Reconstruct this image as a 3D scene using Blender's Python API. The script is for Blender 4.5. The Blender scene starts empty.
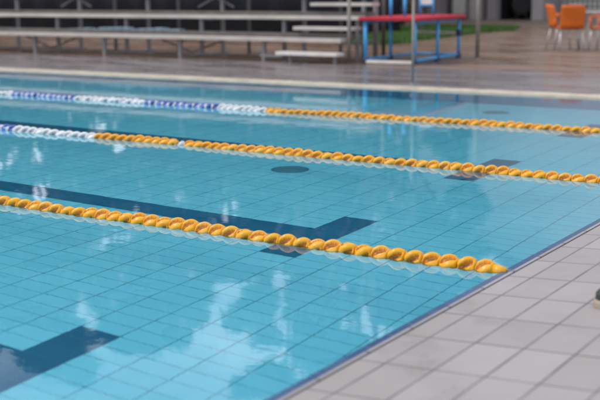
import bpy, bmesh, math, random
import numpy as np
from mathutils import Vector, Matrix
random.seed(7)
RNG = np.random.default_rng(7)
scene = bpy.context.scene
COL = scene.collection

# ------------------------------------------------------------------ camera
PITCH, YAW, ROLL = 0.186, 0.572, -0.006
CAM = Vector((1.827, -4.501, 1.228))
F = Vector((-math.sin(YAW)*math.cos(PITCH), math.cos(YAW)*math.cos(PITCH), -math.sin(PITCH)))
R0 = Vector((math.cos(YAW), math.sin(YAW), 0)); U0 = R0.cross(F)
Rv = R0*math.cos(ROLL) + U0*math.sin(ROLL); Uv = -R0*math.sin(ROLL) + U0*math.cos(ROLL)
cd = bpy.data.cameras.new('camera'); cam = bpy.data.objects.new('camera', cd); COL.objects.link(cam)
m = Matrix.Identity(4)
for i in range(3):
    m[i][0] = Rv[i]; m[i][1] = Uv[i]; m[i][2] = -F[i]; m[i][3] = CAM[i]
cam.matrix_world = m
cd.sensor_width = 36.0; cd.lens = 1112.98/600*36
cd.clip_start = 0.05; cd.clip_end = 3000
cd.dof.use_dof = True; cd.dof.focus_distance = 6.2; cd.dof.aperture_fstop = 2.15
scene.camera = cam

# ------------------------------------------------------------------ world, sun, exposure
SUN_EL, SUN_AZ = math.radians(52), math.radians(215)      # azimuth measured from +X, counter-clockwise
world = bpy.data.worlds.new('World'); scene.world = world; world.use_nodes = True
wn = world.node_tree; wn.nodes.clear()
wo = wn.nodes.new('ShaderNodeOutputWorld'); bg = wn.nodes.new('ShaderNodeBackground')
sky = wn.nodes.new('ShaderNodeTexSky'); sky.sky_type = 'NISHITA'; sky.sun_disc = False
sky.sun_elevation = SUN_EL; sky.sun_rotation = math.pi/2 - SUN_AZ
sky.dust_density = 3.0; sky.air_density = 1.0
tc = wn.nodes.new('ShaderNodeTexCoord'); mp = wn.nodes.new('ShaderNodeMapping'); mp.inputs['Scale'].default_value = (1, 1, 2.6)
nz = wn.nodes.new('ShaderNodeTexNoise'); nz.inputs['Scale'].default_value = 5.5; nz.inputs['Detail'].default_value = 6
cr = wn.nodes.new('ShaderNodeValToRGB'); cr.color_ramp.elements[0].position = 0.30; cr.color_ramp.elements[1].position = 0.62
cr.color_ramp.elements[0].color = (0.22, 0.22, 0.22, 1); cr.color_ramp.elements[1].color = (1, 1, 1, 1)
mx = wn.nodes.new('ShaderNodeMix'); mx.data_type = 'RGBA'; mx.inputs['B'].default_value = (10.3, 10.6, 11.6, 1)
L = wn.links.new
L(tc.outputs['Generated'], mp.inputs['Vector']); L(mp.outputs['Vector'], nz.inputs['Vector']); L(nz.outputs['Fac'], cr.inputs['Fac'])
L(cr.outputs['Color'], mx.inputs['Factor']); L(sky.outputs['Color'], mx.inputs['A']); L(mx.outputs['Result'], bg.inputs['Color'])
L(bg.outputs['Background'], wo.inputs['Surface']); bg.inputs['Strength'].default_value = 0.11
sd = bpy.data.lights.new('sun', 'SUN'); sun = bpy.data.objects.new('sun', sd); COL.objects.link(sun)
sd.energy = 1.4; sd.angle = math.radians(14); sd.color = (1.0, 0.95, 0.87)
dirv = Vector((math.cos(SUN_AZ)*math.cos(SUN_EL), math.sin(SUN_AZ)*math.cos(SUN_EL), math.sin(SUN_EL)))
sun.rotation_euler = dirv.to_track_quat('Z', 'Y').to_euler()
scene.view_settings.view_transform = 'Standard'; scene.view_settings.look = 'None'
scene.view_settings.gamma = 1; scene.view_settings.exposure = 0.16; scene.view_settings.use_curve_mapping = False
scene.render.engine = 'CYCLES'
cy = scene.cycles
cy.use_denoising = True; cy.max_bounces = 12; cy.diffuse_bounces = 5; cy.glossy_bounces = 5; cy.transmission_bounces = 8
cy.transparent_max_bounces = 8; cy.caustics_refractive = True; cy.caustics_reflective = True; cy.blur_glossy = 0.5

# ------------------------------------------------------------------ materials
class NT:
    def __init__(s, name):
        s.m = bpy.data.materials.new(name); s.m.use_nodes = True; s.t = s.m.node_tree
        s.t.nodes.clear(); s.out = s.n('ShaderNodeOutputMaterial')
    def n(s, typ, **kw):
        x = s.t.nodes.new(typ)
        for k, v in kw.items(): setattr(x, k, v)
        return x
    def put(s, sock, v):
        if isinstance(v, bpy.types.NodeSocket): s.t.links.new(v, sock)
        elif v is not None: sock.default_value = v
    def math(s, op, a, b=None, c=None, clamp=False):
        x = s.n('ShaderNodeMath', operation=op, use_clamp=clamp)
        s.put(x.inputs[0], a); s.put(x.inputs[1], b); s.put(x.inputs[2], c); return x.outputs[0]
    def mix(s, f, a, b):
        x = s.n('ShaderNodeMix', data_type='RGBA'); s.put(x.inputs['Factor'], f)
        s.put(x.inputs['A'], a if isinstance(a, bpy.types.NodeSocket) else (*a, 1)); s.put(x.inputs['B'], b if isinstance(b, bpy.types.NodeSocket) else (*b, 1))
        return x.outputs['Result']
    def coord(s, scale=(1, 1, 1)):
        t = s.n('ShaderNodeTexCoord'); mpn = s.n('ShaderNodeMapping'); mpn.inputs['Scale'].default_value = scale
        s.t.links.new(t.outputs['Object'], mpn.inputs['Vector']); return mpn.outputs['Vector']
    def noise(s, scale, detail=4, vec=None, rough=.55):
        x = s.n('ShaderNodeTexNoise'); x.inputs['Scale'].default_value = scale; x.inputs['Detail'].default_value = detail
        x.inputs['Roughness'].default_value = rough; s.put(x.inputs['Vector'], vec if vec is not None else s.coord()); return x.outputs['Fac']
    def ramp(s, v, a, b, lo=0., hi=1.):
        x = s.n('ShaderNodeMapRange'); x.inputs['From Min'].default_value = a; x.inputs['From Max'].default_value = b
        x.inputs['To Min'].default_value = lo; x.inputs['To Max'].default_value = hi; s.put(x.inputs['Value'], v); return x.outputs[0]
    def bump(s, h, strength=.3, dist=.01):
        x = s.n('ShaderNodeBump'); x.inputs['Strength'].default_value = strength; x.inputs['Distance'].default_value = dist
        s.put(x.inputs['Height'], h); return x.outputs['Normal']
    def bsdf(s, color, rough=.5, metal=0., normal=None, spec=.5, coat=0., trans=None):
        b = s.n('ShaderNodeBsdfPrincipled')
        s.put(b.inputs['Base Color'], color if isinstance(color, bpy.types.NodeSocket) else (*color, 1))
        s.put(b.inputs['Roughness'], rough); s.put(b.inputs['Metallic'], metal); b.inputs['Specular IOR Level'].default_value = spec
        b.inputs['Coat Weight'].default_value = coat
        if normal is not None: s.put(b.inputs['Normal'], normal)
        s.t.links.new(b.outputs[0], s.out.inputs['Surface']); return s.m

def simple(name, col, rough=.5, metal=0., var=.12, scale=6., bump=0., coat=0.):
    s = NT(name); f = s.noise(scale, 5)
    c2 = tuple(c*(1-var*2) for c in col)
    c = s.mix(s.ramp(f, .35, .7), c2, col)
    nrm = s.bump(s.noise(scale*8, 3), .3, bump) if bump else None
    return s.bsdf(c, s.ramp(f, .3, .7, max(rough-.08, .03), min(rough+.08, 1)), metal, nrm, coat=coat)

def tile_mat(name, ca, cb, grout, px, py, ox=0., oy=0., gx=.004, gy=.004, rough=.25, var=1., groutx=None, wet=False):
    """tiles px by py in object space, grout lines gx wide (running along y) and gy wide (running along x)"""
    s = NT(name); t = s.n('ShaderNodeTexCoord'); sep = s.n('ShaderNodeSeparateXYZ'); s.t.links.new(t.outputs['Object'], sep.inputs[0])
    vx = s.math('DIVIDE', s.math('SUBTRACT', sep.outputs['X'], ox), px); vy = s.math('DIVIDE', s.math('SUBTRACT', sep.outputs['Y'], oy), py)
    def edge(v, w, p):
        d = s.math('ABSOLUTE', s.math('SUBTRACT', s.math('FRACT', s.math('ADD', v, .5)), .5))
        return s.ramp(s.math('MULTIPLY', d, p), w*.35, w*.65, 1., 0.)
    ex, ey = edge(vx, gx, px), edge(vy, gy, py)
    gn = s.ramp(s.noise(5., 5), .3, .65, .55, 1.); ex = s.math('MULTIPLY', ex, gn); ey = s.math('MULTIPLY', ey, gn)
    cmb = s.n('ShaderNodeCombineXYZ'); s.put(cmb.inputs[0], s.math('FLOOR', vx)); s.put(cmb.inputs[1], s.math('FLOOR', vy))
    wn_ = s.n('ShaderNodeTexWhiteNoise', noise_dimensions='3D'); s.t.links.new(cmb.outputs[0], wn_.inputs['Vector'])
    f = s.noise(3., 5); fine = s.noise(60., 3)
    tv = s.math('ADD', s.math('MULTIPLY', wn_.outputs['Value'], .6*var), s.math('MULTIPLY', f, .6))
    c = s.mix(s.math('MINIMUM', tv, 1.), ca, cb)
    c = s.mix(s.math('MULTIPLY', fine, .12), c, grout)
    c = s.mix(s.math('MULTIPLY', ey, .9), c, grout)
    c = s.mix(ex, c, groutx or grout)
    e = s.math('MAXIMUM', ex, ey)
    rg = s.ramp(s.noise(2.3, 6), .35, .65, rough-.06, rough+.15)
    rg = s.math('ADD', rg, s.math('MULTIPLY', e, .25))
    if wet:
        wm = s.ramp(s.noise(2.6, 7, s.coord((1, 1.2, 1)), .62), .50, .60); c = s.mix(s.math('MULTIPLY', wm, .04), c, (.10, .085, .08))
        spk = s.ramp(s.noise(38., 4), .66, .74); c = s.mix(s.math('MULTIPLY', spk, .12), c, (.09, .08, .075))
        rg = s.math('SUBTRACT', rg, s.math('MULTIPLY', wm, .12), clamp=True)
    h = s.math('SUBTRACT', s.math('MULTIPLY', fine, .15), e)
    return s.bsdf(c, rg, 0., s.bump(h, .35, .002))

M = {}
M['floor'] = tile_mat('pool_tile', (.17, .65, .80), (.23, .73, .88), (.03, .20, .31), .25, .125, -1.845, 0., .0075, .0055, .3, .9)
M['wall'] = tile_mat('pool_wall_tile', (.02, .25, .44), (.04, .32, .5), (.04, .2, .28), .25, .125, -1.845, 0., .006, .005, .3)
M['mark'] = tile_mat('dark_blue_tile', (.0, .115, .225), (.001, .15, .28), (.05, .19, .28), .25, .125, -1.845, 0., .005, .004, .3)
M['deck'] = tile_mat('deck_tile', (.285, .258, .245), (.39, .365, .365), (.085, .083, .092), .176, .325, .168, -.762, .009, .010, .40, .8, wet=True, groutx=(.095, .095, .12))
M['blue'] = tile_mat('blue_edge_tile', (.022, .065, .155), (.035, .10, .22), (.1, .13, .2), 1., .1625, .5, -.762, .0, .004, .2)
M['trim'] = tile_mat('pale_trim', (.25, .24, .26), (.36, .35, .38), (.04, .04, .045), 1., .325, .5, -.66, 0., .012, .35)
M['gap'] = simple('dark_joint', (.03, .03, .035), .7)
M['coping'] = simple('cream_coping', (.70, .58, .43), .4, var=.12, scale=4)
M['copingtop'] = simple('pale_coping', (.36, .34, .35), .3, var=.15, scale=3)
M['steel'] = simple('galvanised_steel', (.42, .42, .43), .42, .85, .1)
M['greypaint'] = simple('grey_paint', (.24, .24, .25), .5, .1, .12)
M['darksteel'] = simple('dark_steel', (.10, .10, .105), .5, .4)
M['alu'] = simple('aluminium_plank', (.55, .51, .47), .42, .25, .1, 3)
M['foot'] = simple('shaded_plank', (.17, .155, .14), .6, .0, .2, 5)  # brown-grey of the fascia in shade put into the plank colour
M['stain'] = simple('polished_steel', (.42, .38, .34), .4, .6, .06)
M['polegrey'] = simple('worn_pole', (.24, .22, .195), .55, .0)
M['post'] = simple('brown_post', (.12, .10, .09), .6)
M['blueframe'] = simple('blue_frame_paint', (.06, .36, .74), .38, 0, .1)
M['navy'] = simple('navy_foot', (.01, .03, .10), .5)
M['red'] = simple('red_vinyl', (.50, .008, .03), .65, 0, .1)
M['white'] = simple('white_paint', (.72, .70, .66), .45, 0, .08)
M['orange'] = simple('orange_plastic', (.68, .15, .012), .42, 0, .08, 4)
M['chairleg'] = simple('pale_metal', (.58, .57, .56), .35, .6)
M['tabletop'] = simple('table_laminate', (.55, .52, .48), .4)
M['fence'] = simple('navy_shade_cloth', (.007, .010, .022), .9, 0, .3, 1.5)
M['plaster'] = simple('mauve_plaster', (.34, .31, .32), .8, 0, .07, .8)
M['plasterpale'] = simple('pale_plaster', (.50, .47, .47), .8, 0, .06, 1)
M['reflectband'] = simple('pale_reflection_band', (.80, .79, .80), .6, 0, .05, 1)
M['plasterdark'] = simple('dark_panel', (.11, .10, .11), .7, 0, .15, 1)
M['interior'] = simple('dark_interior', (.012, .012, .014), .8)
M['dimgrey'] = simple('dim_grey', (.06, .06, .062), .6)
M['roof'] = simple('roof_sheet', (.30, .29, .30), .5, .2)
M['bark'] = simple('gum_bark', (.28, .23, .19), .9, 0, .3, 3, .01)
M['tan'] = simple('tan_rubber', (.38, .30, .24), .6)
M['olive'] = simple('dark_olive_cap', (.03, .035, .028), .45)
M['cable'] = simple('steel_cable', (.5, .5, .48), .35, .8)

def float_mat(name, col, col2, rough=.33):
    s = NT(name); t = s.n('ShaderNodeTexCoord'); sep = s.n('ShaderNodeSeparateXYZ'); s.t.links.new(t.outputs['Object'], sep.inputs[0])
    f = s.noise(25., 4)
    c = s.mix(s.ramp(f, .35, .75), col, col2)
    oi = s.n('ShaderNodeObjectInfo'); c = s.mix(s.ramp(oi.outputs['Random'], .35, 1., 0., .35), c, tuple(.75*q+.12 for q in col2))
    scf = s.ramp(s.noise(70., 5, None, .7), .60, .70, 0., .45); c = s.mix(scf, c, tuple(.45*q+.02 for q in col))
    b = s.n('ShaderNodeBsdfPrincipled'); s.put(b.inputs['Base Color'], c); b.inputs['Roughness'].default_value = rough
    b.inputs['Coat Weight'].default_value = .1; b.inputs['Coat Roughness'].default_value = .25
    tr = s.n('ShaderNodeBsdfTranslucent'); s.put(tr.inputs['Color'], c)
    ms = s.n('ShaderNodeMixShader'); ms.inputs[0].default_value = .12
    s.t.links.new(b.outputs[0], ms.inputs[1]); s.t.links.new(tr.outputs[0], ms.inputs[2]); s.t.links.new(ms.outputs[0], s.out.inputs['Surface'])
    return s.m
M['fl_yellow'] = float_mat('yellow_float_plastic', (.82, .36, .003), (.92, .49, .012))
M['fl_yellowshade'] = simple('yellow_float_shade', (.62, .20, .003), .4)  # self-shadow and interreflection in the yellow pockets put into a deeper colour
M['slotshade'] = simple('float_slot_shade', (.20, .08, .02), .6)  # dark colour stands for the shaded hole in each pocket
M['fl_white'] = float_mat('white_float_plastic', (.74, .76, .78), (.86, .86, .86))
M['fl_whiteshade'] = simple('white_float_shade', (.50, .55, .60), .4)  # white plastic greyed where the pockets fall in shade
M['fl_blue'] = float_mat('blue_float_plastic', (.05, .13, .50), (.08, .18, .58))
M['fl_blueshade'] = simple('blue_float_shade', (.012, .035, .22), .35)  # pocket shade painted as a darker blue

def water_mat():
    s = NT('pool_water')
    a = s.noise(1.5, 3, s.coord((1, 1, 1))); b = s.noise(6.5, 3, s.coord((1, 1.3, 1))); c = s.noise(24., 2)
    n1 = s.bump(a, 1., .0012)
    x = s.n('ShaderNodeBump'); x.inputs['Strength'].default_value = 1.; x.inputs['Distance'].default_value = .00032; s.put(x.inputs['Height'], b); s.put(x.inputs['Normal'], n1)
    y = s.n('ShaderNodeBump'); y.inputs['Strength'].default_value = 1.; y.inputs['Distance'].default_value = .00003; s.put(y.inputs['Height'], c); s.put(y.inputs['Normal'], x.outputs[0])
    nrm = y.outputs[0]
    fr = s.n('ShaderNodeFresnel'); fr.inputs['IOR'].default_value = 1.33; s.put(fr.inputs['Normal'], nrm)
    rf = s.n('ShaderNodeBsdfRefraction'); rf.inputs['IOR'].default_value = 1.33; rf.inputs['Roughness'].default_value = 0.; rf.inputs['Color'].default_value = (.90, .985, 1., 1); s.put(rf.inputs['Normal'], nrm)
    gl = s.n('ShaderNodeBsdfAnisotropic'); gl.inputs['Roughness'].default_value = .02; gl.inputs['Color'].default_value = (1, 1, 1, 1); s.put(gl.inputs['Normal'], nrm)
    ms = s.n('ShaderNodeMixShader'); s.put(ms.inputs[0], fr.outputs[0])
    s.t.links.new(rf.outputs[0], ms.inputs[1]); s.t.links.new(gl.outputs[0], ms.inputs[2]); s.t.links.new(ms.outputs[0], s.out.inputs['Surface'])
    return s.m
M['water'] = water_mat()

def wet_ground(name, c1, c2, c3, r0, r1, scale=.6):
    s = NT(name); v = s.coord((.55, 1.6, 1))
    f = s.noise(scale, 6, v, .6); g = s.noise(scale*4, 5, v); fine = s.noise(30, 4)
    c = s.mix(s.ramp(f, .38, .62), c1, c2); c = s.mix(s.ramp(g, .48, .72, 0, .75), c, c3); c = s.mix(s.math('MULTIPLY', fine, .25), c, c1)
    wetf = s.ramp(s.noise(scale*1.7, 6, v, .65), .42, .58)
    return s.bsdf(c, s.ramp(wetf, 0, 1, r0, r1), 0., s.bump(fine, .25, .004), spec=.5)
M['side'] = wet_ground('wet_grey_concrete', (.17, .146, .145), (.24, .212, .212), (.12, .10, .098), .12, .36, .9)
M['ground'] = wet_ground('wet_brown_concrete', (.155, .088, .052), (.23, .148, .10), (.19, .16, .155), .16, .5, .55)
M['path'] = simple('tan_path', (.27, .20, .15), .8, 0, .15, 1.2)
def grass_mat():
    s = NT('grass_blades'); f = s.noise(2.5, 4)
    return s.bsdf(s.mix(s.ramp(f, .3, .7), (.035, .10, .012), (.07, .155, .022)), .7)
M['grass'] = grass_mat()
def leaf_mat():
    s = NT('gum_leaf'); f = s.noise(1.1, 3)
    return s.bsdf(s.mix(s.ramp(f, .3, .7), (.026, .042, .018), (.045, .066, .028)), .85, spec=.2)
M['leaf'] = leaf_mat()

# ------------------------------------------------------------------ helpers
def tag(o, label=None, cat=None, group=None, kind=None):
    if label: o['label'] = label
    if cat: o['category'] = cat
    if group: o['group'] = group
    if kind: o['kind'] = kind
    return o
def empty(name, loc, rz=0.):
    o = bpy.data.objects.new(name, None); COL.objects.link(o); o.location = loc; o.rotation_euler = (0, 0, rz); o.empty_display_size = .1; return o

class MB:
    def __init__(s): s.bm = bmesh.new()
    def box(s, x0, x1, y0, y1, z0, z1, bev=0.):
        mat = Matrix.Translation(((x0+x1)/2, (y0+y1)/2, (z0+z1)/2)) @ Matrix.Diagonal((abs(x1-x0), abs(y1-y0), abs(z1-z0), 1))
        r = bmesh.ops.create_cube(s.bm, size=1., matrix=mat)
        if bev:
            es = {e for v in r['verts'] for e in v.link_edges}
            bmesh.ops.bevel(s.bm, geom=list(es), offset=bev, segments=2, affect='EDGES', profile=.6)
        return s
    def tube(s, a, b, r, r2=None, n=12):
        a, b = Vector(a), Vector(b); d = b-a
        rot = d.to_track_quat('Z', 'Y').to_matrix().to_4x4()
        bmesh.ops.create_cone(s.bm, cap_ends=True, segments=n, radius1=r, radius2=r if r2 is None else r2, depth=d.length, matrix=Matrix.Translation((a+b)/2) @ rot)
        return s
    def path(s, pts, r, n=10):
        for a, b in zip(pts, pts[1:]): s.tube(a, b, r, n=n)
        for p in pts[1:-1]: bmesh.ops.create_uvsphere(s.bm, u_segments=n, v_segments=6, radius=r, matrix=Matrix.Translation(p))
        return s
    def bar(s, a, b, w, h):                      # rectangular bar from a to b
        a, b = Vector(a), Vector(b); d = b-a
        rot = d.to_track_quat('Z', 'Y').to_matrix().to_4x4()
        bmesh.ops.create_cube(s.bm, size=1., matrix=Matrix.Translation((a+b)/2) @ rot @ Matrix.Diagonal((w, h, d.length, 1)))
        return s
    def poly(s, pts):
        s.bm.faces.new([s.bm.verts.new(p) for p in pts]); return s
    def lathe(s, prof, c=(0, 0, 0), n=32):
        rings = [[s.bm.verts.new((c[0]+r*math.cos(2*math.pi*k/n), c[1]+r*math.sin(2*math.pi*k/n), c[2]+z)) for k in range(n)] for r, z in prof]
        for A, B in zip(rings, rings[1:]):
            for k in range(n): s.bm.faces.new((A[k], A[(k+1) % n], B[(k+1) % n], B[k]))
        s.bm.faces.new(rings[-1]); s.bm.faces.new(rings[0][::-1]); return s
    def build(s, name, mat, parent=None, smooth=False):
        bmesh.ops.recalc_face_normals(s.bm, faces=s.bm.faces)
        me = bpy.data.meshes.new(name); s.bm.to_mesh(me); s.bm.free()
        for mm in (mat if isinstance(mat, list) else [mat]): me.materials.append(mm)
        if smooth:
            for p in me.polygons: p.use_smooth = True
        o = bpy.data.objects.new(name, me); COL.objects.link(o); o.parent = parent
        return o
def copy_tree(o, parent=None):
    c = o.copy(); COL.objects.link(c); c.parent = parent
    for ch in list(o.children): copy_tree(ch, c)
    return c
def sheet(name, x0, x1, y0, y1, z, mat):
    o = MB().poly([(x0, y0, z), (x1, y0, z), (x1, y1, z), (x0, y1, z)]).build(name, mat); 
    if o.data.polygons[0].normal.z < 0: o.data.flip_normals()
    return tag(o, kind='structure')

# ------------------------------------------------------------------ pool
XL, YN, YF, D = -25., -7.97, 7.97, 1.122
floor = sheet('pool_floor', XL, 0., YN, YF, -D, M['floor'])
w = MB(); w.box(XL-.3, 0.3, YF, YF+.3, -D-.1, -.02); tag(w.build('pool_wall', M['wall']), kind='structure')
w = MB(); w.box(XL-.3, 0.3, YN-.3, YN, -D-.1, -.02); tag(w.build('pool_wall', M['wall']), kind='structure')
w = MB(); w.box(0, .3, YN, YF, -D-.1, -.02); tag(w.build('pool_wall', M['wall']), kind='structure')
w = MB(); w.box(XL-.3, XL, YN, YF, -D-.1, -.02); tag(w.build('pool_wall', M['wall']), kind='structure')
# water surface
wb = MB(); wb.poly([(XL, YN, 0), (0.002, YN, 0), (0.002, YF, 0), (XL, YF, 0)])
wob = wb.build('pool_water', M['water']); tag(wob, kind='structure')
if wob.data.polygons[0].normal.z < 0: wob.data.flip_normals()
XT = -1.845
for yc in (-6.25, -3.75, -1.25, 1.25, 3.75, 6.25):
    g = MB(); z = -D+.004
    g.poly([(XT, yc-.5, z), (XT+.25, yc-.5, z), (XT+.25, yc+.5, z), (XT, yc+.5, z)])
    g.poly([(XL+2, yc-.125, z), (XT, yc-.125, z), (XT, yc+.125, z), (XL+2, yc+.125, z)])
    o = g.build('lane_marking', M['mark']); tag(o, kind='structure')
# round drain covers on the floor
dr = None
for k, (x, y, lab) in enumerate(((-3.07, 2.96, 'round grey drain cover on the pool floor between the two nearest lane ropes'), (-3.08, 7.21, 'round grey drain cover on the pool floor beyond the farthest lane rope'))):
    if k == 0:
        g = MB(); g.lathe([(.155, 0), (.155, .006), (.145, .012), (.10, .016), (.0001, .017)], n=40)
        dr = g.build('drain_cover', simple('drain_grey', (.06, .27, .38), .5, 0, .15)); o = dr
    else:
        o = dr.copy(); COL.objects.link(o)
    o.location = (x, y, -D+.001); tag(o, lab, 'drain cover', 'drain covers on the pool floor')

# ------------------------------------------------------------------ near (end) deck
SL = .056
zd = lambda x: .022 + SL*(x-.168)
g = MB(); g.box(-.006, .034, YN, YF, -.02, .0045); tag(g.build('pool_edge_tiles', M['blue']), kind='structure')
g = MB(); g.box(.034, .050, YN, YF, -.02, .011, .002); tag(g.build('pool_edge_trim', M['trim']), kind='structure')
g = MB(); g.box(.050, .069, YN, YF, -.02, .003); tag(g.build('pool_edge_joint', M['gap']), kind='structure')
g = MB(); xa, xb = .069, 3.0
for (p, q) in ((xa, xb),):
    vs = [(p, YN-6, zd(p)), (q, YN-6, zd(q)), (q, YF, zd(q)), (p, YF, zd(p))]
    lo = [(a, b, -.02) for a, b, c in vs]
    V = [g.bm.verts.new(v) for v in vs+lo]
    for f in ((0, 1, 2, 3), (4, 5, 6, 7), (0, 1, 5, 4), (1, 2, 6, 5), (2, 3, 7, 6), (3, 0, 4, 7)): g.bm.faces.new([V[i] for i in f])
tag(g.build('end_deck', M['deck']), kind='structure')
g = MB(); g.box(3.0, 9.0, YN-6, YF, -.02, zd(3.0)-.004); tag(g.build('end_deck_apron', M['side']), kind='structure')

# ------------------------------------------------------------------ far side ground: one sheet with a hole for the pool, coping, deck
GZ = .05
g = MB(); B = 1500.
X = [-B, XL-.3, .3, B]; Y = [-B, YN-.3, 10.95, B]
for i in range(3):
    for j in range(3):
        if i == 1 and j == 1: continue
        z = GZ if not (i == 2 and j <= 1) else -.03
        g.poly([(X[i], Y[j], z), (X[i+1], Y[j], z), (X[i+1], Y[j+1], z), (X[i], Y[j+1], z)])
go = g.build('ground', M['ground']); tag(go, kind='structure')
def wedge(y0, y1, z0, z1):
    g = MB(); V = [g.bm.verts.new(p) for x in (XL-.3, .3) for p in ((x, y0, -.02), (x, y1, -.02), (x, y1, z1), (x, y0, z0))]
    for f in ((0, 1, 2, 3), (4, 5, 6, 7), (0, 1, 5, 4), (1, 2, 6, 5), (2, 3, 7, 6), (3, 0, 4, 7)): g.bm.faces.new([V[i] for i in f])
    return g
tag(wedge(YF, YF+.20, .024, .024).build('coping', M['coping']), kind='structure')
tag(wedge(YF+.20, YF+.36, .024, .024).build('coping_top', M['copingtop']), kind='structure')
pd = MB(); pd.poly([(-5.75+.55*math.cos(t*.3927)*(1+.25*math.sin(t*2.1)), 13.78+.22*math.sin(t*.3927), GZ+.008) for t in range(16)])
po = pd.build('puddle', simple('puddle_highlight', (.34, .19, .085), .2)); tag(po, kind='structure')  # orange highlight on the puddle painted as its base colour
g = MB(); g.box(XL-.3, .3, YN-.36, YN, -.02, GZ+.004, .006); tag(g.build('coping', M['coping']), kind='structure')
sheet('side_deck', -60, XL-.3, YF, 10.95, GZ+.004, M['side']); sheet('side_deck', .3, 12, YF, 10.95, GZ+.004, M['side'])
tag(wedge(YF+.36, 10.95, .022, GZ+.004).build('side_deck', M['side']), kind='structure')
sheet('tan_path', -40, 20, 29.6, 36.7, GZ+.004, M['path'])

# grass: thin soil sheet + many blades in one stuff object
soil = MB(); gp = [(-12.6, 21.8), (-11.9, 19.2), (-11.0, 16.9), (-10.07, 17.2), (-9.7, 17.9), (-10.2, 19.4), (-10.6, 23.2), (-10.8, 26.9), (-11.3, 28.6), (-14.5, 28.2), (-13.8, 25)]
soil.poly([(x, y, GZ+.010) for x, y in gp]); tag(soil.build('grass_bed', simple('soil', (.05, .06, .025), .9)), kind='structure')
def inside(x, y):
    c = False
    for (x1, y1), (x2, y2) in zip(gp, gp[1:]+gp[:1]):
        if (y1 > y) != (y2 > y) and x < (x2-x1)*(y-y1)/(y2-y1)+x1: c = not c
    return c
vs, fs = [], []
k = 0
while k < 26000:
    x, y = random.uniform(-17, -8.6), random.uniform(16.5, 29.5)
    if not inside(x, y): continue
    k += 1; a = random.uniform(0, 6.28); h = random.uniform(.05, .12); w_ = .012+random.random()*.02; lx, ly = random.uniform(-.05, .05), random.uniform(-.05, .05)
    i = len(vs); vs += [(x-w_*math.cos(a), y-w_*math.sin(a), GZ+.01), (x+w_*math.cos(a), y+w_*math.sin(a), GZ+.01), (x+lx, y+ly, GZ+.01+h)]; fs.append((i, i+1, i+2))
me = bpy.data.meshes.new('grass'); me.from_pydata(vs, [], fs); me.materials.append(M['grass'])
o = bpy.data.objects.new('grass', me); COL.objects.link(o); tag(o, 'short green grass strip behind the red topped platform', 'grass', kind='stuff')

# ------------------------------------------------------------------ lane ropes
def float_mesh(name, mrim, mshade, mend=None, length=.084, Rr=.046, r0=.025, lobes=3, twist=-80., n=60, m_=22):
    """wave-breaking float: a barrel with three slanted open pockets between full end discs"""
    bm = bmesh.new(); rings = []
    for i in range(m_+1):
        t = i/m_; x = (t-.5)*length; e = abs(2*t-1)
        endb = min(max((e-.62)/.26, 0), 1); endb = endb*endb*(3-2*endb)
        barrel = 1.0-.34*e**1.9-(.35 if i in (0, m_) else 0)
        ring = []
        for j in range(n):
            th = 2*math.pi*j/n
            v = .5+.5*math.cos(lobes*(th - math.radians(twist)*t))
            pocket = min(max((v-.18)/.34, 0), 1); pocket = pocket*pocket*(3-2*pocket)
            full = max(pocket, endb)
            r = (r0+(Rr-r0)*full)*barrel*(1+.05*v)
            r *= 1+.05*math.cos(6*th+7*t)
            ring.append((bm.verts.new((x, r*math.cos(th), r*math.sin(th))), full))
        rings.append(ring)
    for ri, (A, B_) in enumerate(zip(rings, rings[1:])):
        for j in range(n):
            q = (A[j], A[(j+1) % n], B_[(j+1) % n], B_[j]); f = bm.faces.new([z[0] for z in q]); f.smooth = True
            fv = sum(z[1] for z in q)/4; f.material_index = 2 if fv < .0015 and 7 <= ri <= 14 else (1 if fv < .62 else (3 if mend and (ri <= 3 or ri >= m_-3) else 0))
    for ring, fl in ((rings[0], True), (rings[-1], False)):
        f = bm.faces.new([z[0] for z in (ring[::-1] if fl else ring)]); f.material_index = 1
    bmesh.ops.recalc_face_normals(bm, faces=bm.faces)
    me = bpy.data.meshes.new(name); bm.to_mesh(me); bm.free(); me.materials.append(mrim); me.materials.append(mshade); me.materials.append(M['slotshade']); me.materials.append(mend or mrim); return me
FM = {'y': float_mesh('float_yellow', M['fl_yellow'], M['fl_yellowshade']),
      'w': float_mesh('float_white', M['fl_white'], M['fl_whiteshade']),
      'b': float_mesh('float_blue', M['fl_blue'], M['fl_blueshade'], M['fl_white'])}
PITCHF = .0875
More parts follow.
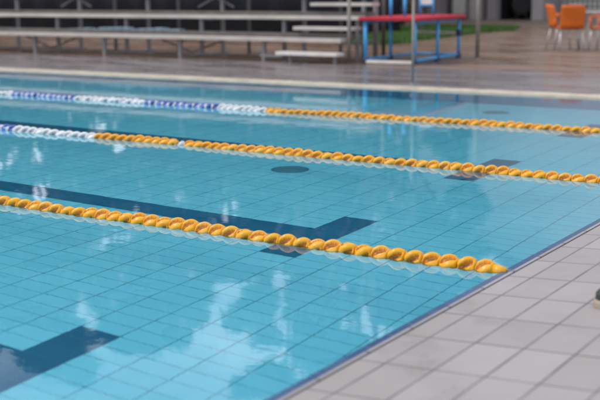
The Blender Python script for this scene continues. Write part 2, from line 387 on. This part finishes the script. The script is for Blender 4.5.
def lane_rope(y, xe, colour, xvis, label, x_from):
    root = empty('lane_rope', (xe, y, -.001)); tag(root, label, 'lane rope', 'lane ropes floating across the pool')
    c = MB(); c.tube((-.02-(-XL), 0, .0), (.03, 0, .004), .004, n=8); c.build('cable', M['cable'], root)
    c = MB(); c.tube((-.050, 0, .0), (.012, 0, .010), .036, .013, 20); c.build('end_cone', M['fl_yellow'], root, True)
    c = MB(); c.path([(.010, 0, .010), (.026, 0, .012), (.040, 0, .010)], .003); c.box(.034, .048, -.016, .016, .006, .013, .002); c.build('end_hook', M['greypaint'], root)
    N = int((xe-.05-XL-.3)/PITCHF); far = []; cnt = 0
    for i in range(N):
        lx = -.085-i*PITCHF; X_ = xe+lx
        key = colour(X_)
        sag = .004*math.sin(i*.37+y)+.0025*math.sin(i*1.7+y*3)
        side = .012*math.sin(X_*1.1+y*2)+.006*math.sin(X_*2.9)
        rx = random.gauss(0, .55)+.5*math.sin(i*.21+y)
        rot = (rx if key != 'b' else rx, random.uniform(-.10, .10), random.uniform(-.12, .12))
        if X_ < x_from and cnt < 96 and X_ > xvis:
            o = bpy.data.objects.new('float', FM[key]); COL.objects.link(o); o.parent = root; o.location = (lx, side, sag); o.rotation_euler = rot; cnt += 1
            if key == 'w' and abs(X_+3.86) < .044: o.scale = (.4, .8, .8)
            if key == 'w': o['label'] = 'white float'
            if key == 'b': o['label'] = 'blue float'
        else: far.append((lx, side, sag, rot, key))
    bm = bmesh.new(); mats = [M[a] for a in ('fl_yellow', 'fl_yellowshade', 'fl_white', 'fl_whiteshade', 'fl_blue', 'fl_blueshade', 'slotshade')]
    for lx, side, sag, rot, key in far:
        from mathutils import Euler
        n0 = len(bm.faces); nv = len(bm.verts); bm.from_mesh(FM[key]); bm.verts.ensure_lookup_table(); bm.faces.ensure_lookup_table()
        T = Matrix.Translation((lx, side, sag)) @ Euler(rot).to_matrix().to_4x4()
        bmesh.ops.transform(bm, matrix=T, verts=bm.verts[nv:])
        off = {'y': 0, 'w': 2, 'b': 4}[key]
        for f in bm.faces[n0:]: f.material_index = 6 if f.material_index == 2 else (2 if f.material_index == 3 else f.material_index+off)
    me = bpy.data.meshes.new('float_run'); bm.to_mesh(me); bm.free()
    for mm in mats: me.materials.append(mm)
    o = bpy.data.objects.new('float_run', me); COL.objects.link(o); o.parent = root; o['kind'] = 'stuff'
    return root
def c1(x): return 'y' if x > -4.9 else ('w' if x > -5.9 else 'b')
def c2(x):
    if abs(x+3.86) < .044: return 'w'
    if x > -4.81: return 'y'
    k = int((-4.81-x)/.95); return 'w' if k % 2 == 0 and k < 8 else ('b' if k < 8 else 'y')
def c3(x):
    if x > -4.64: return 'y'
    for a, b, key in ((-5.33, -4.64, 'w'), (-6.32, -5.33, 'b'), (-7.40, -6.32, 'w'), (-8.44, -7.40, 'b'), (-9.5, -8.44, 'w')):
        if a < x <= b: return key
    return 'b' if int(-x*1.0) % 2 == 0 else 'w'
lane_rope(0., 0., c1, -8.4, 'all yellow lane rope nearest the camera, ending at the tiled pool edge', 1.)
lane_rope(2.525, 0., c2, -10., 'middle lane rope, yellow with a white and a blue stretch at its left end', 0.)
lane_rope(5., 0., c3, -11., 'farthest lane rope, yellow with four white and blue bands on its left half', 0.)

# ------------------------------------------------------------------ bleacher
bl = empty('bleacher', (-13, 11.36, GZ)); tag(bl, 'long metal bleacher with pale bench planks and side steps beyond the pool', 'bleacher')
def P(mb, name, mat, root, smooth=False):
    o = mb.build(name, mat, root, smooth); o.matrix_parent_inverse = Matrix.Translation(root.location).inverted() if root.parent is None else Matrix.Identity(4)
    return o
xe, xs = -7.5, -20.2
for r, (yy, zz) in enumerate(((11.36, .45), (12.0, .80), (12.65, 1.19))):
    o = P(MB().box(xs, xe+(0.12 if r else 0)*-.3, yy-.13, yy+.13, zz-.064, zz, .006), 'seat_plank', M['alu'], bl)
for yy, zz in ((11.74, .45), (12.38, .80)):
    P(MB().box(xs, xe-.1, yy-.15, yy+.17, zz-.02, zz+.06, .004), 'foot_plank', M['foot'], bl)
for i in range(7):
    x = -9.1-1.83*i
    if i: pass
    f = MB()
    f.box(x-.03, x+.03, 11.33, 11.39, GZ, .38); f.box(x-.03, x+.03, 11.97, 12.03, GZ+.0, .73); f.box(x-.028, x+.028, 12.62, 12.68, GZ, 1.08)
    f.bar((x, 11.36, GZ+.02), (x, 12.8, GZ+.02), .05, .03)
    f.box(x-.02, x+.02, 11.42, 12.6, .35, .385); f.box(x-.02, x+.02, 12.05, 12.6, .70, .735)
    P(f, 'support_frame', M['greypaint'], bl)
x = -7.62
f = MB(); f.box(x-.025, x+.025, 11.97, 12.03, GZ, .73); f.box(x-.025, x+.025, 12.62, 12.68, GZ, 1.08);
f.box(x-.02, x+.02, 11.42, 12.6, .35, .385); P(f, 'support_frame', M['greypaint'], bl)
for xp in (-14.78+.9, -12.22, -10.52, -8.5):
    P(MB().box(xp-.025, xp+.025, 12.9, 12.95, GZ, 1.5), 'rear_post', M['darksteel'] if xp != -16.6 else M['greypaint'], bl)
for xp in (-14.78, -11.15):
    b = MB(); b.bar((xp, 12.74, 1.12), (xp-.42, 12.74, .93), .03, .03); b.bar((xp, 12.74, 1.12), (xp+.42, 12.74, .93), .03, .03); P(b, 'cross_brace', M['greypaint'], bl)
    b = MB(); b.bar((xp-.9, 12.10, .36), (xp-.1, 12.10, .10), .03, .03); b.bar((xp+.7, 12.10, .36), (xp-.1, 12.10, .10), .03, .03); P(b, 'cross_brace', M['darksteel'], bl)
P(MB().box(-9.07, -8.6, 11.18, 11.22, .13, .17), 'step_rail', M['greypaint'], bl)
for x0, x1, yy, zz, in ((-8.64, -7.45, 11.14, .23), (-8.60, -7.38, 11.62, .63), (-8.67, -7.42, 12.28, 1.02)):
    b = P(MB().box(x0, x1, yy-.12, yy+.12, zz-.055, zz, .005), 'step', M['white'] if zz < .3 else M['alu'], bl)
for x0, zz, yy in ((-8.42, .17, 11.14), (-7.55, .17, 11.14)):
    P(MB().box(x0-.025, x0+.025, yy-.02, yy+.02, GZ, zz), 'step_leg', M['greypaint'], bl)
for x0 in (-8.38, -7.55):
    P(MB().box(x0-.025, x0+.025, 11.62, 11.66, .45, .57), 'step_leg', M['greypaint'], bl)
P(MB().path([(-7.46, 11.44, GZ), (-7.46, 11.44, 1.14), (-7.62, 12.6, 1.2), (-7.62, 12.6, GZ)], .030), 'handrail', M['polegrey'], bl, True)
P(MB().path([(-7.85, 12.62, GZ), (-7.85, 12.62, 1.2)], .04), 'handrail', M['greypaint'], bl, True)
# pale blue folded sheets lying behind the first bench
cv = MB()
for k in range(14):
    xx = -13.95+k*.2; h = .012+.045*random.random(); cv.box(xx, xx+.185, 11.63, 11.63+.12+.1*random.random(), .511, .511+h, .012)
tb = cv.build('pool_cover', simple('pale_blue_sheet', (.19, .27, .32), .7), None, True)
tag(tb, 'pale blue folded cover lying along the foot plank above the first bench', 'pool cover')

# ------------------------------------------------------------------ red topped platform with blue frame
A = Vector((-7.21, 11.44)); Bc = Vector((-6.28, 11.52)); u = (Bc-A).normalized(); vv = Vector((-u.y, u.x)); Wd = (Bc-A).length; Ln = 2.15
pf = empty('training_platform', (A.x, A.y, GZ), math.atan2(u.y, u.x)); tag(pf, 'raised platform with red vinyl top on a bright blue tube frame beside the bleacher steps', 'platform')
T0 = .80-GZ
MB().box(-.05, Wd+.06, -.05, Ln+.05, T0-.055, T0, .012).build('top', M['red'], pf)
for i, xx in enumerate((0.04, Wd-.04)):
    for yy in (.04, Ln/2, Ln-.04):
        MB().tube((xx, yy, .03), (xx, yy, T0-.056), .034 if yy < .1 else .028, n=16).build('leg', M['blueframe'], pf, True)
        MB().lathe([(.048, 0), (.048, .07), (.036, .09)], (xx, yy, 0.0), 16).build('foot', M['navy'], pf)
    MB().tube((xx, .08, .06), (xx, Ln-.08, .06), .026, n=12).build('base_rail', M['blueframe'], pf, True)
    MB().tube((xx, .08, T0-.085), (xx, Ln-.08, T0-.085), .020, n=12).build('top_rail', M['blueframe'], pf, True)
MB().tube((.08, Ln-.04, .06), (Wd-.08, Ln-.04, .06), .024, n=12).build('base_rail', M['blueframe'], pf, True)
MB().box(.09, Wd-.05, -.055, .035, .012, .06, .006).build('kick_board', M['white'], pf)
MB().tube((.07, Ln-.04, .45), (Wd-.08, Ln-.04, .43), .018, n=10).build('cross_bar', M['white'], pf)
MB().box(Wd-.08, Wd-.0, Ln-.08, Ln, .38, .49, .01).build('clamp', M['navy'], pf)
ch = MB()
lx = lambda X_, Y_: ((Vector((X_, Y_))-A).dot(u), (Vector((X_, Y_))-A).dot(vv))
for X_, Y_, r in ((-6.99, 12.0, .028), (-6.73, 12.0, .028), (-6.955, 13.0, .02), (-6.707, 13.0, .02)):
    a, b = lx(X_, Y_); MB().tube((a, b, T0), (a, b, T0+.36), r, n=14).build('upright', M['blueframe'], pf, True)
a, b = lx(-6.955, 13.0); c_, d_ = lx(-6.707, 13.0)
MB().tube((a, b, T0+.17), (c_, d_, T0+.17), .018, n=10).build('upright_rail', M['blueframe'], pf, True)
MB().box(a+.02, c_-.02, b-.015, b+.015, T0+.19, T0+.34, .005).build('back_board', M['white'], pf)

# ------------------------------------------------------------------ poles
def pole(x, y, r, h, mat, lab, z0=GZ, cat='pole', flange=True):
    root = empty('pole', (x, y, z0)); tag(root, lab, cat, 'upright poles around the far pool side')
    MB().tube((0, 0, 0), (0, 0, h), r, n=20).build('shaft', mat, root, True)
    if flange: MB().lathe([(r*2.0, 0), (r*2.0, .012), (r*1.25, .02), (r*1.25, .04), (r, .041)], n=20).build('base_flange', mat, root)
    MB().lathe([(r*1.02, h), (r*1.02, h+.02), (r*.5, h+.035)], n=16).build('cap', mat, root)
    return root
pole(-4.535, 8.0, .019, 1.08, M['polegrey'], 'thin grey pole standing at the far pool coping', GZ+.008)
pole(-5.93, 13.14, .036, 1.6, M['polegrey'], 'stout grey pole on the brown paving right of the red platform')
pole(-7.80, 13.25, .034, 1.7, M['post'], 'dark brown pole behind the left corner of the red platform')
pole(-7.56, 13.95, .030, 1.7, M['post'], 'brown pole behind the middle of the red platform')

# ------------------------------------------------------------------ navy shade-cloth fence
fe = empty('fence', (-30, 22.3, GZ)); tag(fe, 'tall dark navy cloth covered fence behind the bleacher', 'fence')
fb = MB(); n = 240
for i in range(n):
    xa_, xb_ = -48.2+i*.15, -48.2+(i+1)*.15
    ya, yb = .03*math.sin(i*.9), .03*math.sin((i+1)*.9)
    fb.poly([(xa_+30, ya, -.03), (xb_+30, yb, -.03), (xb_+30, yb, 2.25), (xa_+30, ya, 2.25)])
bmesh.ops.remove_doubles(fb.bm, verts=fb.bm.verts, dist=.001)
fo = fb.build('cloth', M['fence'], fe, True); sm = fo.modifiers.new('s', 'SOLIDIFY'); sm.thickness = .006
for i in range(15):
    x = 30-48+i*2.6; MB().tube((x, .07, 0), (x, .07, 2.4), .03).build('fence_post', M['darksteel'], fe)
MB().tube((-18.2, .07, 2.35), (18.4, .07, 2.35), .022).build('top_rail', M['darksteel'], fe)

# ------------------------------------------------------------------ building
bd = empty('pavilion', (-15, 37, GZ)); tag(bd, 'grey plastered pavilion with a dark doorway and pale pillars at the far end', 'building')
def PB(mb, name, mat): return P(mb, name, mat, bd)
x0, x1 = -20.5, 6.
roofz = lambda x: 9.6+(x+14.57)*.47 if x < -8 else 9.6+(6.57)*.47-(x+8)*.47
dx0, dx1, dh = -15.62, -14.14, 2.6
def wall_piece(xa_, xb_, zb):
    g = MB(); xs_ = [xa_]+([-8.] if xa_ < -8 < xb_ else [])+[xb_]
    for a, b in zip(xs_, xs_[1:]):
        V = [g.bm.verts.new(p) for y in (37., 37.3) for p in ((a, y, zb), (b, y, zb), (b, y, roofz(b)), (a, y, roofz(a)))]
        for f in ((0, 1, 2, 3), (7, 6, 5, 4), (0, 4, 5, 1), (3, 2, 6, 7), (0, 3, 7, 4), (1, 5, 6, 2)): g.bm.faces.new([V[i] for i in f])
    return g
PB(wall_piece(x0, dx0, GZ), 'wall', M['plaster']); PB(wall_piece(dx1, x1, GZ), 'wall', M['plaster']); PB(wall_piece(dx0, dx1, dh), 'wall', M['plaster'])
g = MB(); zc = 2.75
for a, b in ((x0+.05, -8.), (-8., x1-.05)): g.poly([(a, 36.985, zc), (b, 36.985, zc), (b, 36.985, roofz(b)-.1), (a, 36.985, roofz(a)-.1)])
PB(g, 'added_pale_band', M['reflectband'])  # unseen pale band added to brighten the building's reflection in the water
PB(MB().box(x0, x0+.3, 37.3, 52, GZ, 7.), 'wall', M['plaster']); PB(MB().box(x1-.3, x1, 37.3, 52, GZ, 7.), 'wall', M['plaster'])
PB(MB().box(dx0-.02, dx1+.02, 38.6, 38.7, GZ, dh+.2), 'doorway_back', M['interior'])
PB(MB().box(dx0-.06, dx0-.001, 37.31, 38.6, GZ, dh+.2), 'doorway_side', M['interior']); PB(MB().box(dx1+.001, dx1+.06, 37.31, 38.6, GZ, dh+.2), 'doorway_side', M['interior'])
PB(MB().box(dx0, dx1, 37.31, 38.6, dh+.05, dh+.2), 'doorway_ceiling', M['interior'])
for xa_, xb_, z1, mt in ((-19.6, -19.2, 2.6, 'plasterpale'), (-18.6, -18.1, 2.6, 'plaster'), (-16.72, -16.3, 2.6, 'plasterpale'), (-15.98, -15.63, 2.6, 'plaster'), (-14.13, -13.7, 2.6, 'plasterpale'), (-12.95, -12.75, 2.6, 'plaster')):
    PB(MB().box(xa_, xb_, 36.8, 36.997, GZ, z1, .01), 'pillar', M[mt])
PB(MB().box(-17.5, -16.95, 36.9, 36.997, .28, 1.9, .005), 'panel', M['white']); PB(MB().box(-17.5, -16.95, 36.88, 36.997, GZ, .27), 'plinth', M['plasterdark'])
PB(MB().box(-17.75, -17.56, 36.95, 36.998, GZ, 2.4), 'downpipe', M['plasterdark']); PB(MB().box(-16.15, -16.05, 36.95, 36.998, GZ, 2.4), 'downpipe', M['plasterdark'])
PB(MB().box(-12.65, -9.6, 36.95, 36.998, .50, 2.2), 'window', M['dimgrey'])
lt = MB()
for k in range(17): x = -12.65+k*.19; lt.box(x-.03, x+.03, 36.90, 36.948, .5, 2.2)
for k in range(10): z = .5+k*.185; lt.box(-12.65, -9.6, 36.87, 36.899, z-.03, z+.03)
PB(lt, 'window_lattice', M['white'])
for s_ in (-1, 1):
    g = MB(); a, b = (-21.2, -8.) if s_ < 0 else (-8., 6.8)
    za, zb_ = roofz(max(a, -21.2)), roofz(b)
    if s_ < 0: za = 9.6+(a+14.57)*.47
    V = [g.bm.verts.new(p) for dz in (.02, .2) for p in ((a, 36.4, za+dz), (b, 36.4, zb_+dz), (b, 52.5, zb_+dz), (a, 52.5, za+dz))]
    for f in ((0, 1, 2, 3), (4, 5, 6, 7), (0, 1, 5, 4), (1, 2, 6, 5), (2, 3, 7, 6), (3, 0, 4, 7)): g.bm.faces.new([V[i] for i in f])
    PB(g, 'roof', M['roof'])
rd = empty('hose_reel', (-14.95, 37.9, GZ)); tag(rd, 'dim round reel standing inside the dark doorway', 'reel')
MB().lathe([(.38, -.06), (.42, -.05), (.42, .05), (.38, .06)], n=30).build('disc', M['dimgrey'], rd).rotation_euler = (math.pi/2, 0, 0)
rd.children[0].location = (0, 0, .62)
MB().bar((-.25, 0, 0), (0, 0, .55), .05, .05).bar((.25, 0, 0), (0, 0, .55), .05, .05).build('stand', M['darksteel'], rd)

# ------------------------------------------------------------------ orange armchairs and table
def chair(loc, rz, label):
    r = empty('armchair', loc, rz); tag(r, label, 'chair', 'orange armchairs around the table')
    # local: sitter faces +y
    b = MB(); b.box(-.23, .23, -.22, .23, .425, .455, .014); b.build('seat', M['orange'], r, False)
    b = MB(); n = 8; pts = []
    for j in range(7):
        z = .44+j*.075; row = []
        for i in range(n+1):
            t = i/n*2-1; wdt = .225+.012*math.sin(j/6*3.1)
            row.append((t*wdt, -.20-.05*(1-t*t)-.10*(j/6)**1.3, z-(.02*t*t if j == 6 else 0)))
        pts.append(row)
    F_ = [[b.bm.verts.new(p) for p in row] for row in pts]; Bk = [[b.bm.verts.new((p[0], p[1]-.014, p[2])) for p in row] for row in pts]
    for j in range(6):
        for i in range(n):
            b.bm.faces.new((F_[j][i], F_[j][i+1], F_[j+1][i+1], F_[j+1][i])); b.bm.faces.new((Bk[j][i], Bk[j+1][i], Bk[j+1][i+1], Bk[j][i+1]))
    for j in range(6):
        b.bm.faces.new((F_[j][0], F_[j+1][0], Bk[j+1][0], Bk[j][0])); b.bm.faces.new((F_[j][n], Bk[j][n], Bk[j+1][n], F_[j+1][n]))
    for i in range(n):
        b.bm.faces.new((F_[6][i], F_[6][i+1], Bk[6][i+1], Bk[6][i])); b.bm.faces.new((F_[0][i], Bk[0][i], Bk[0][i+1], F_[0][i+1]))
    b.build('backrest', M['orange'], r, True)
    for s_ in (-1, 1):
        b = MB(); x = s_*.245
        b.path([(x, .19, .44), (x*1.02, .20, .64), (x*1.04, .12, .665), (x*1.02, -.12, .67), (x*.98, -.26, .70)], .020, 10); b.build('arm', M['orange'], r, True)
        MB().tube((s_*.20, .18, .43), (s_*.245, .235, 0), .018, .015).build('leg', M['chairleg'], r, True)
        MB().tube((s_*.20, -.18, .43), (s_*.245, -.27, 0), .018, .015).build('leg', M['chairleg'], r, True)
    MB().tube((-.21, .19, .40), (.21, .19, .40), .010).build('seat_bar', M['chairleg'], r)
    return r
yawc = YAW
chair((-5.58, 16.72, GZ), yawc-.05, 'orange armchair seen from behind, its back to the pool')
chair((-5.86, 17.16, GZ), yawc-1.45, 'orange armchair seen side on, leftmost at the table')
chair((-4.98, 17.0, GZ), yawc+.95, 'orange armchair partly cut by the right edge of the photo')
tb = empty('cafe_table', (-5.16, 17.95, GZ)); tag(tb, 'pale cafe table standing between the orange armchairs', 'table')
tb.rotation_euler = (0, 0, yawc)
MB().box(-.42, .42, -.40, .40, .70, .735, .01).build('table_top', M['tabletop'], tb)
for sx in (-1, 1):
    for sy in (-1, 1): MB().box(sx*.36-.02, sx*.36+.02, sy*.34-.02, sy*.34+.02, 0, .699).build('leg', M['chairleg'], tb)

# ------------------------------------------------------------------ small fitting at the right edge of the deck
fx, fy = .606, -.45
ft = empty('deck_fitting', (fx, fy, zd(fx))); tag(ft, 'low round tan fitting with a dark cap on the pale deck tiles at right', 'fitting')
MB().lathe([(.058, 0), (.058, .018), (.053, .028), (.0001, .030)], n=36).build('base', M['tan'], ft, False)
MB().lathe([(.050, .0302), (.049, .050), (.040, .062), (.0001, .066)], n=36).build('cap', M['olive'], ft, False)

# ------------------------------------------------------------------ gum trees (seen mirrored in the water)
def gum(name, seed, h, cw, base):
    rng = np.random.default_rng(seed); root = empty(name, (0, 0, GZ))
    t = MB(); p = Vector((0, 0, 0)); top = Vector((rng.uniform(-.6, .6), rng.uniform(-.6, .6), h*.55))
    t.tube((0, 0, -.1), top*.5+Vector((.15, 0, 0)), .028*h, .02*h, 12); t.tube(top*.5+Vector((.15, 0, 0)), top, .02*h, .012*h, 12)
    cl = []
    for i in range(16):
        a = i*2.4+rng.uniform(-.4, .4); zz = base+(h-base)*(.12+.82*((i+.5)/16)); rr = cw*math.sin(math.pi*min(.97, .25+.7*((i+.5)/16)))*rng.uniform(.45, .95)
        c = Vector((rr*math.cos(a), rr*math.sin(a), zz)); cl.append(c)
        st = top*rng.uniform(.55, 1.)
        mid = (st+c)/2+Vector((0, 0, -.3)); t.tube(st, mid, .007*h, .005*h, 8); t.tube(mid, c, .005*h, .002*h, 8)
    cl.append(Vector((0, 0, h*.93)))
    t.build('trunk', M['bark'], root, True)
    V = []; Fc = []
    for c in cl:
        R_ = rng.uniform(.16, .25)*cw*1.35
        for s in range(5):
            cc = np.array(c)+rng.normal(0, .42, 3)*R_*np.array([1, 1, .6]); r2 = R_*rng.uniform(.4, .65)
            nn = 230; d = rng.normal(0, 1, (nn, 3)); d /= np.linalg.norm(d, axis=1)[:, None]; pos = cc+d*(r2*rng.uniform(.3, 1., nn)[:, None])*np.array([1, 1, .7])
            for q in pos:
                a1 = rng.normal(0, 1, 3); a1 /= np.linalg.norm(a1); b1 = np.cross(a1, rng.normal(0, 1, 3)); b1 /= np.linalg.norm(b1); sz = rng.uniform(.12, .26)
                i = len(V); V += [tuple(q-a1*sz), tuple(q+b1*sz*.35), tuple(q+a1*sz), tuple(q-b1*sz*.35)]; Fc.append((i, i+1, i+2, i+3))
    me = bpy.data.meshes.new('crown'); me.from_pydata(V, [], Fc); me.materials.append(M['leaf'])
    o = bpy.data.objects.new('crown', me); COL.objects.link(o); o.parent = root
    return root
proto = [gum('gum_tree', 3, 14., 3.6, 2.8), gum('gum_tree', 5, 15., 3.9, 2.6)]
spots = [(-28.6, 33, 13.4, 0), (-32., 33.5, 14.5, 1), (-38.5, 33, 14.8, 0), (-24.9, 31.8, 10.8, 1), (-21.0, 33, 12.5, 0), (-17.8, 33, 15.4, 1), (-15., 55, 24, 0), (-9., 55, 25, 1), (-21., 54, 22, 0), (-40.5, 28, 14.2, 0), (-36.8, 27.6, 15.8, 1), (-33.4, 28.6, 15.2, 0), (-30.2, 27.8, 15.1, 1), (-26.8, 28.4, 13.5, 0), (-22.6, 28, 9.6, 1), (-19.2, 28.8, 15.5, 0), (-16.2, 28.2, 15.0, 1),
         (-23.5, 45, 15, 0), (-18.0, 55.5, 24., 1), (-12., 56.5, 25., 0), (-6., 56, 24., 1), (0., 56, 25, 0), (-28, 50, 15.5, 1), (-46, 36, 15, 0), (-52, 30, 14, 1)]
labs = 'tall dark green gum tree beyond the fence, mirrored in the pool water'
for i, (x, y, h, k) in enumerate(spots):
    r = copy_tree(proto[k]) if i > 1 else proto[(0, 1)[i]]
    kk = k if i > 1 else i
    r.location = (x, y, GZ); s = h/(14. if kk == 0 else 15.); r.scale = (max(s, .95),)*2+(s,); r.rotation_euler = (0, 0, i*1.3)
    tag(r, labs, 'tree', 'gum trees beyond the fence and pavilion')

# ------------------------------------------------------------------ unseen shrubs added behind the fence to block bright sky in the reflection
def fill_shrub(seed):
    rng = np.random.default_rng(seed); root = empty('fill_shrub', (0, 0, GZ)); V = []; Fc = []
    st = MB()
    for a in range(7): st.tube((0, 0, -.05), (math.cos(a*.9)*1.1, math.sin(a*.9)*.8, 2.6+.3*(a % 3)), .05, .015, 8)
    st.build('stems', M['bark'], root)
    for c in range(26):
        cc = np.array([rng.uniform(-1.9, 1.9), rng.uniform(-.9, .9), rng.uniform(.7, 3.8)]); cc[2] -= abs(cc[0])*.25
        for q in cc+rng.normal(0, .42, (150, 3)):
            a1 = rng.normal(0, 1, 3); a1 /= np.linalg.norm(a1); b1 = np.cross(a1, rng.normal(0, 1, 3)); b1 /= np.linalg.norm(b1); sz = rng.uniform(.10, .2)
            i = len(V); V += [tuple(q-a1*sz), tuple(q+b1*sz*.45), tuple(q+a1*sz), tuple(q-b1*sz*.45)]; Fc.append((i, i+1, i+2, i+3))
    me = bpy.data.meshes.new('foliage'); me.from_pydata(V, [], Fc); me.materials.append(M['leaf'])
    o = bpy.data.objects.new('foliage', me); COL.objects.link(o); o.parent = root
    return root
sp = fill_shrub(11)
for i in range(13):
    r = sp if i == 0 else copy_tree(sp)
    r.location = (-16.4-i*2.7, 25.3+.3*math.sin(i*2.3), GZ); r.rotation_euler = (0, 0, .3*math.sin(i*1.9)); r.scale = (1, 1, 1.05+.28*math.sin(i*1.3))
    tag(r, 'unseen dark bush added behind the navy fence to block bright sky in the reflection', 'fill_shrub', 'shrubs added behind the navy fence')
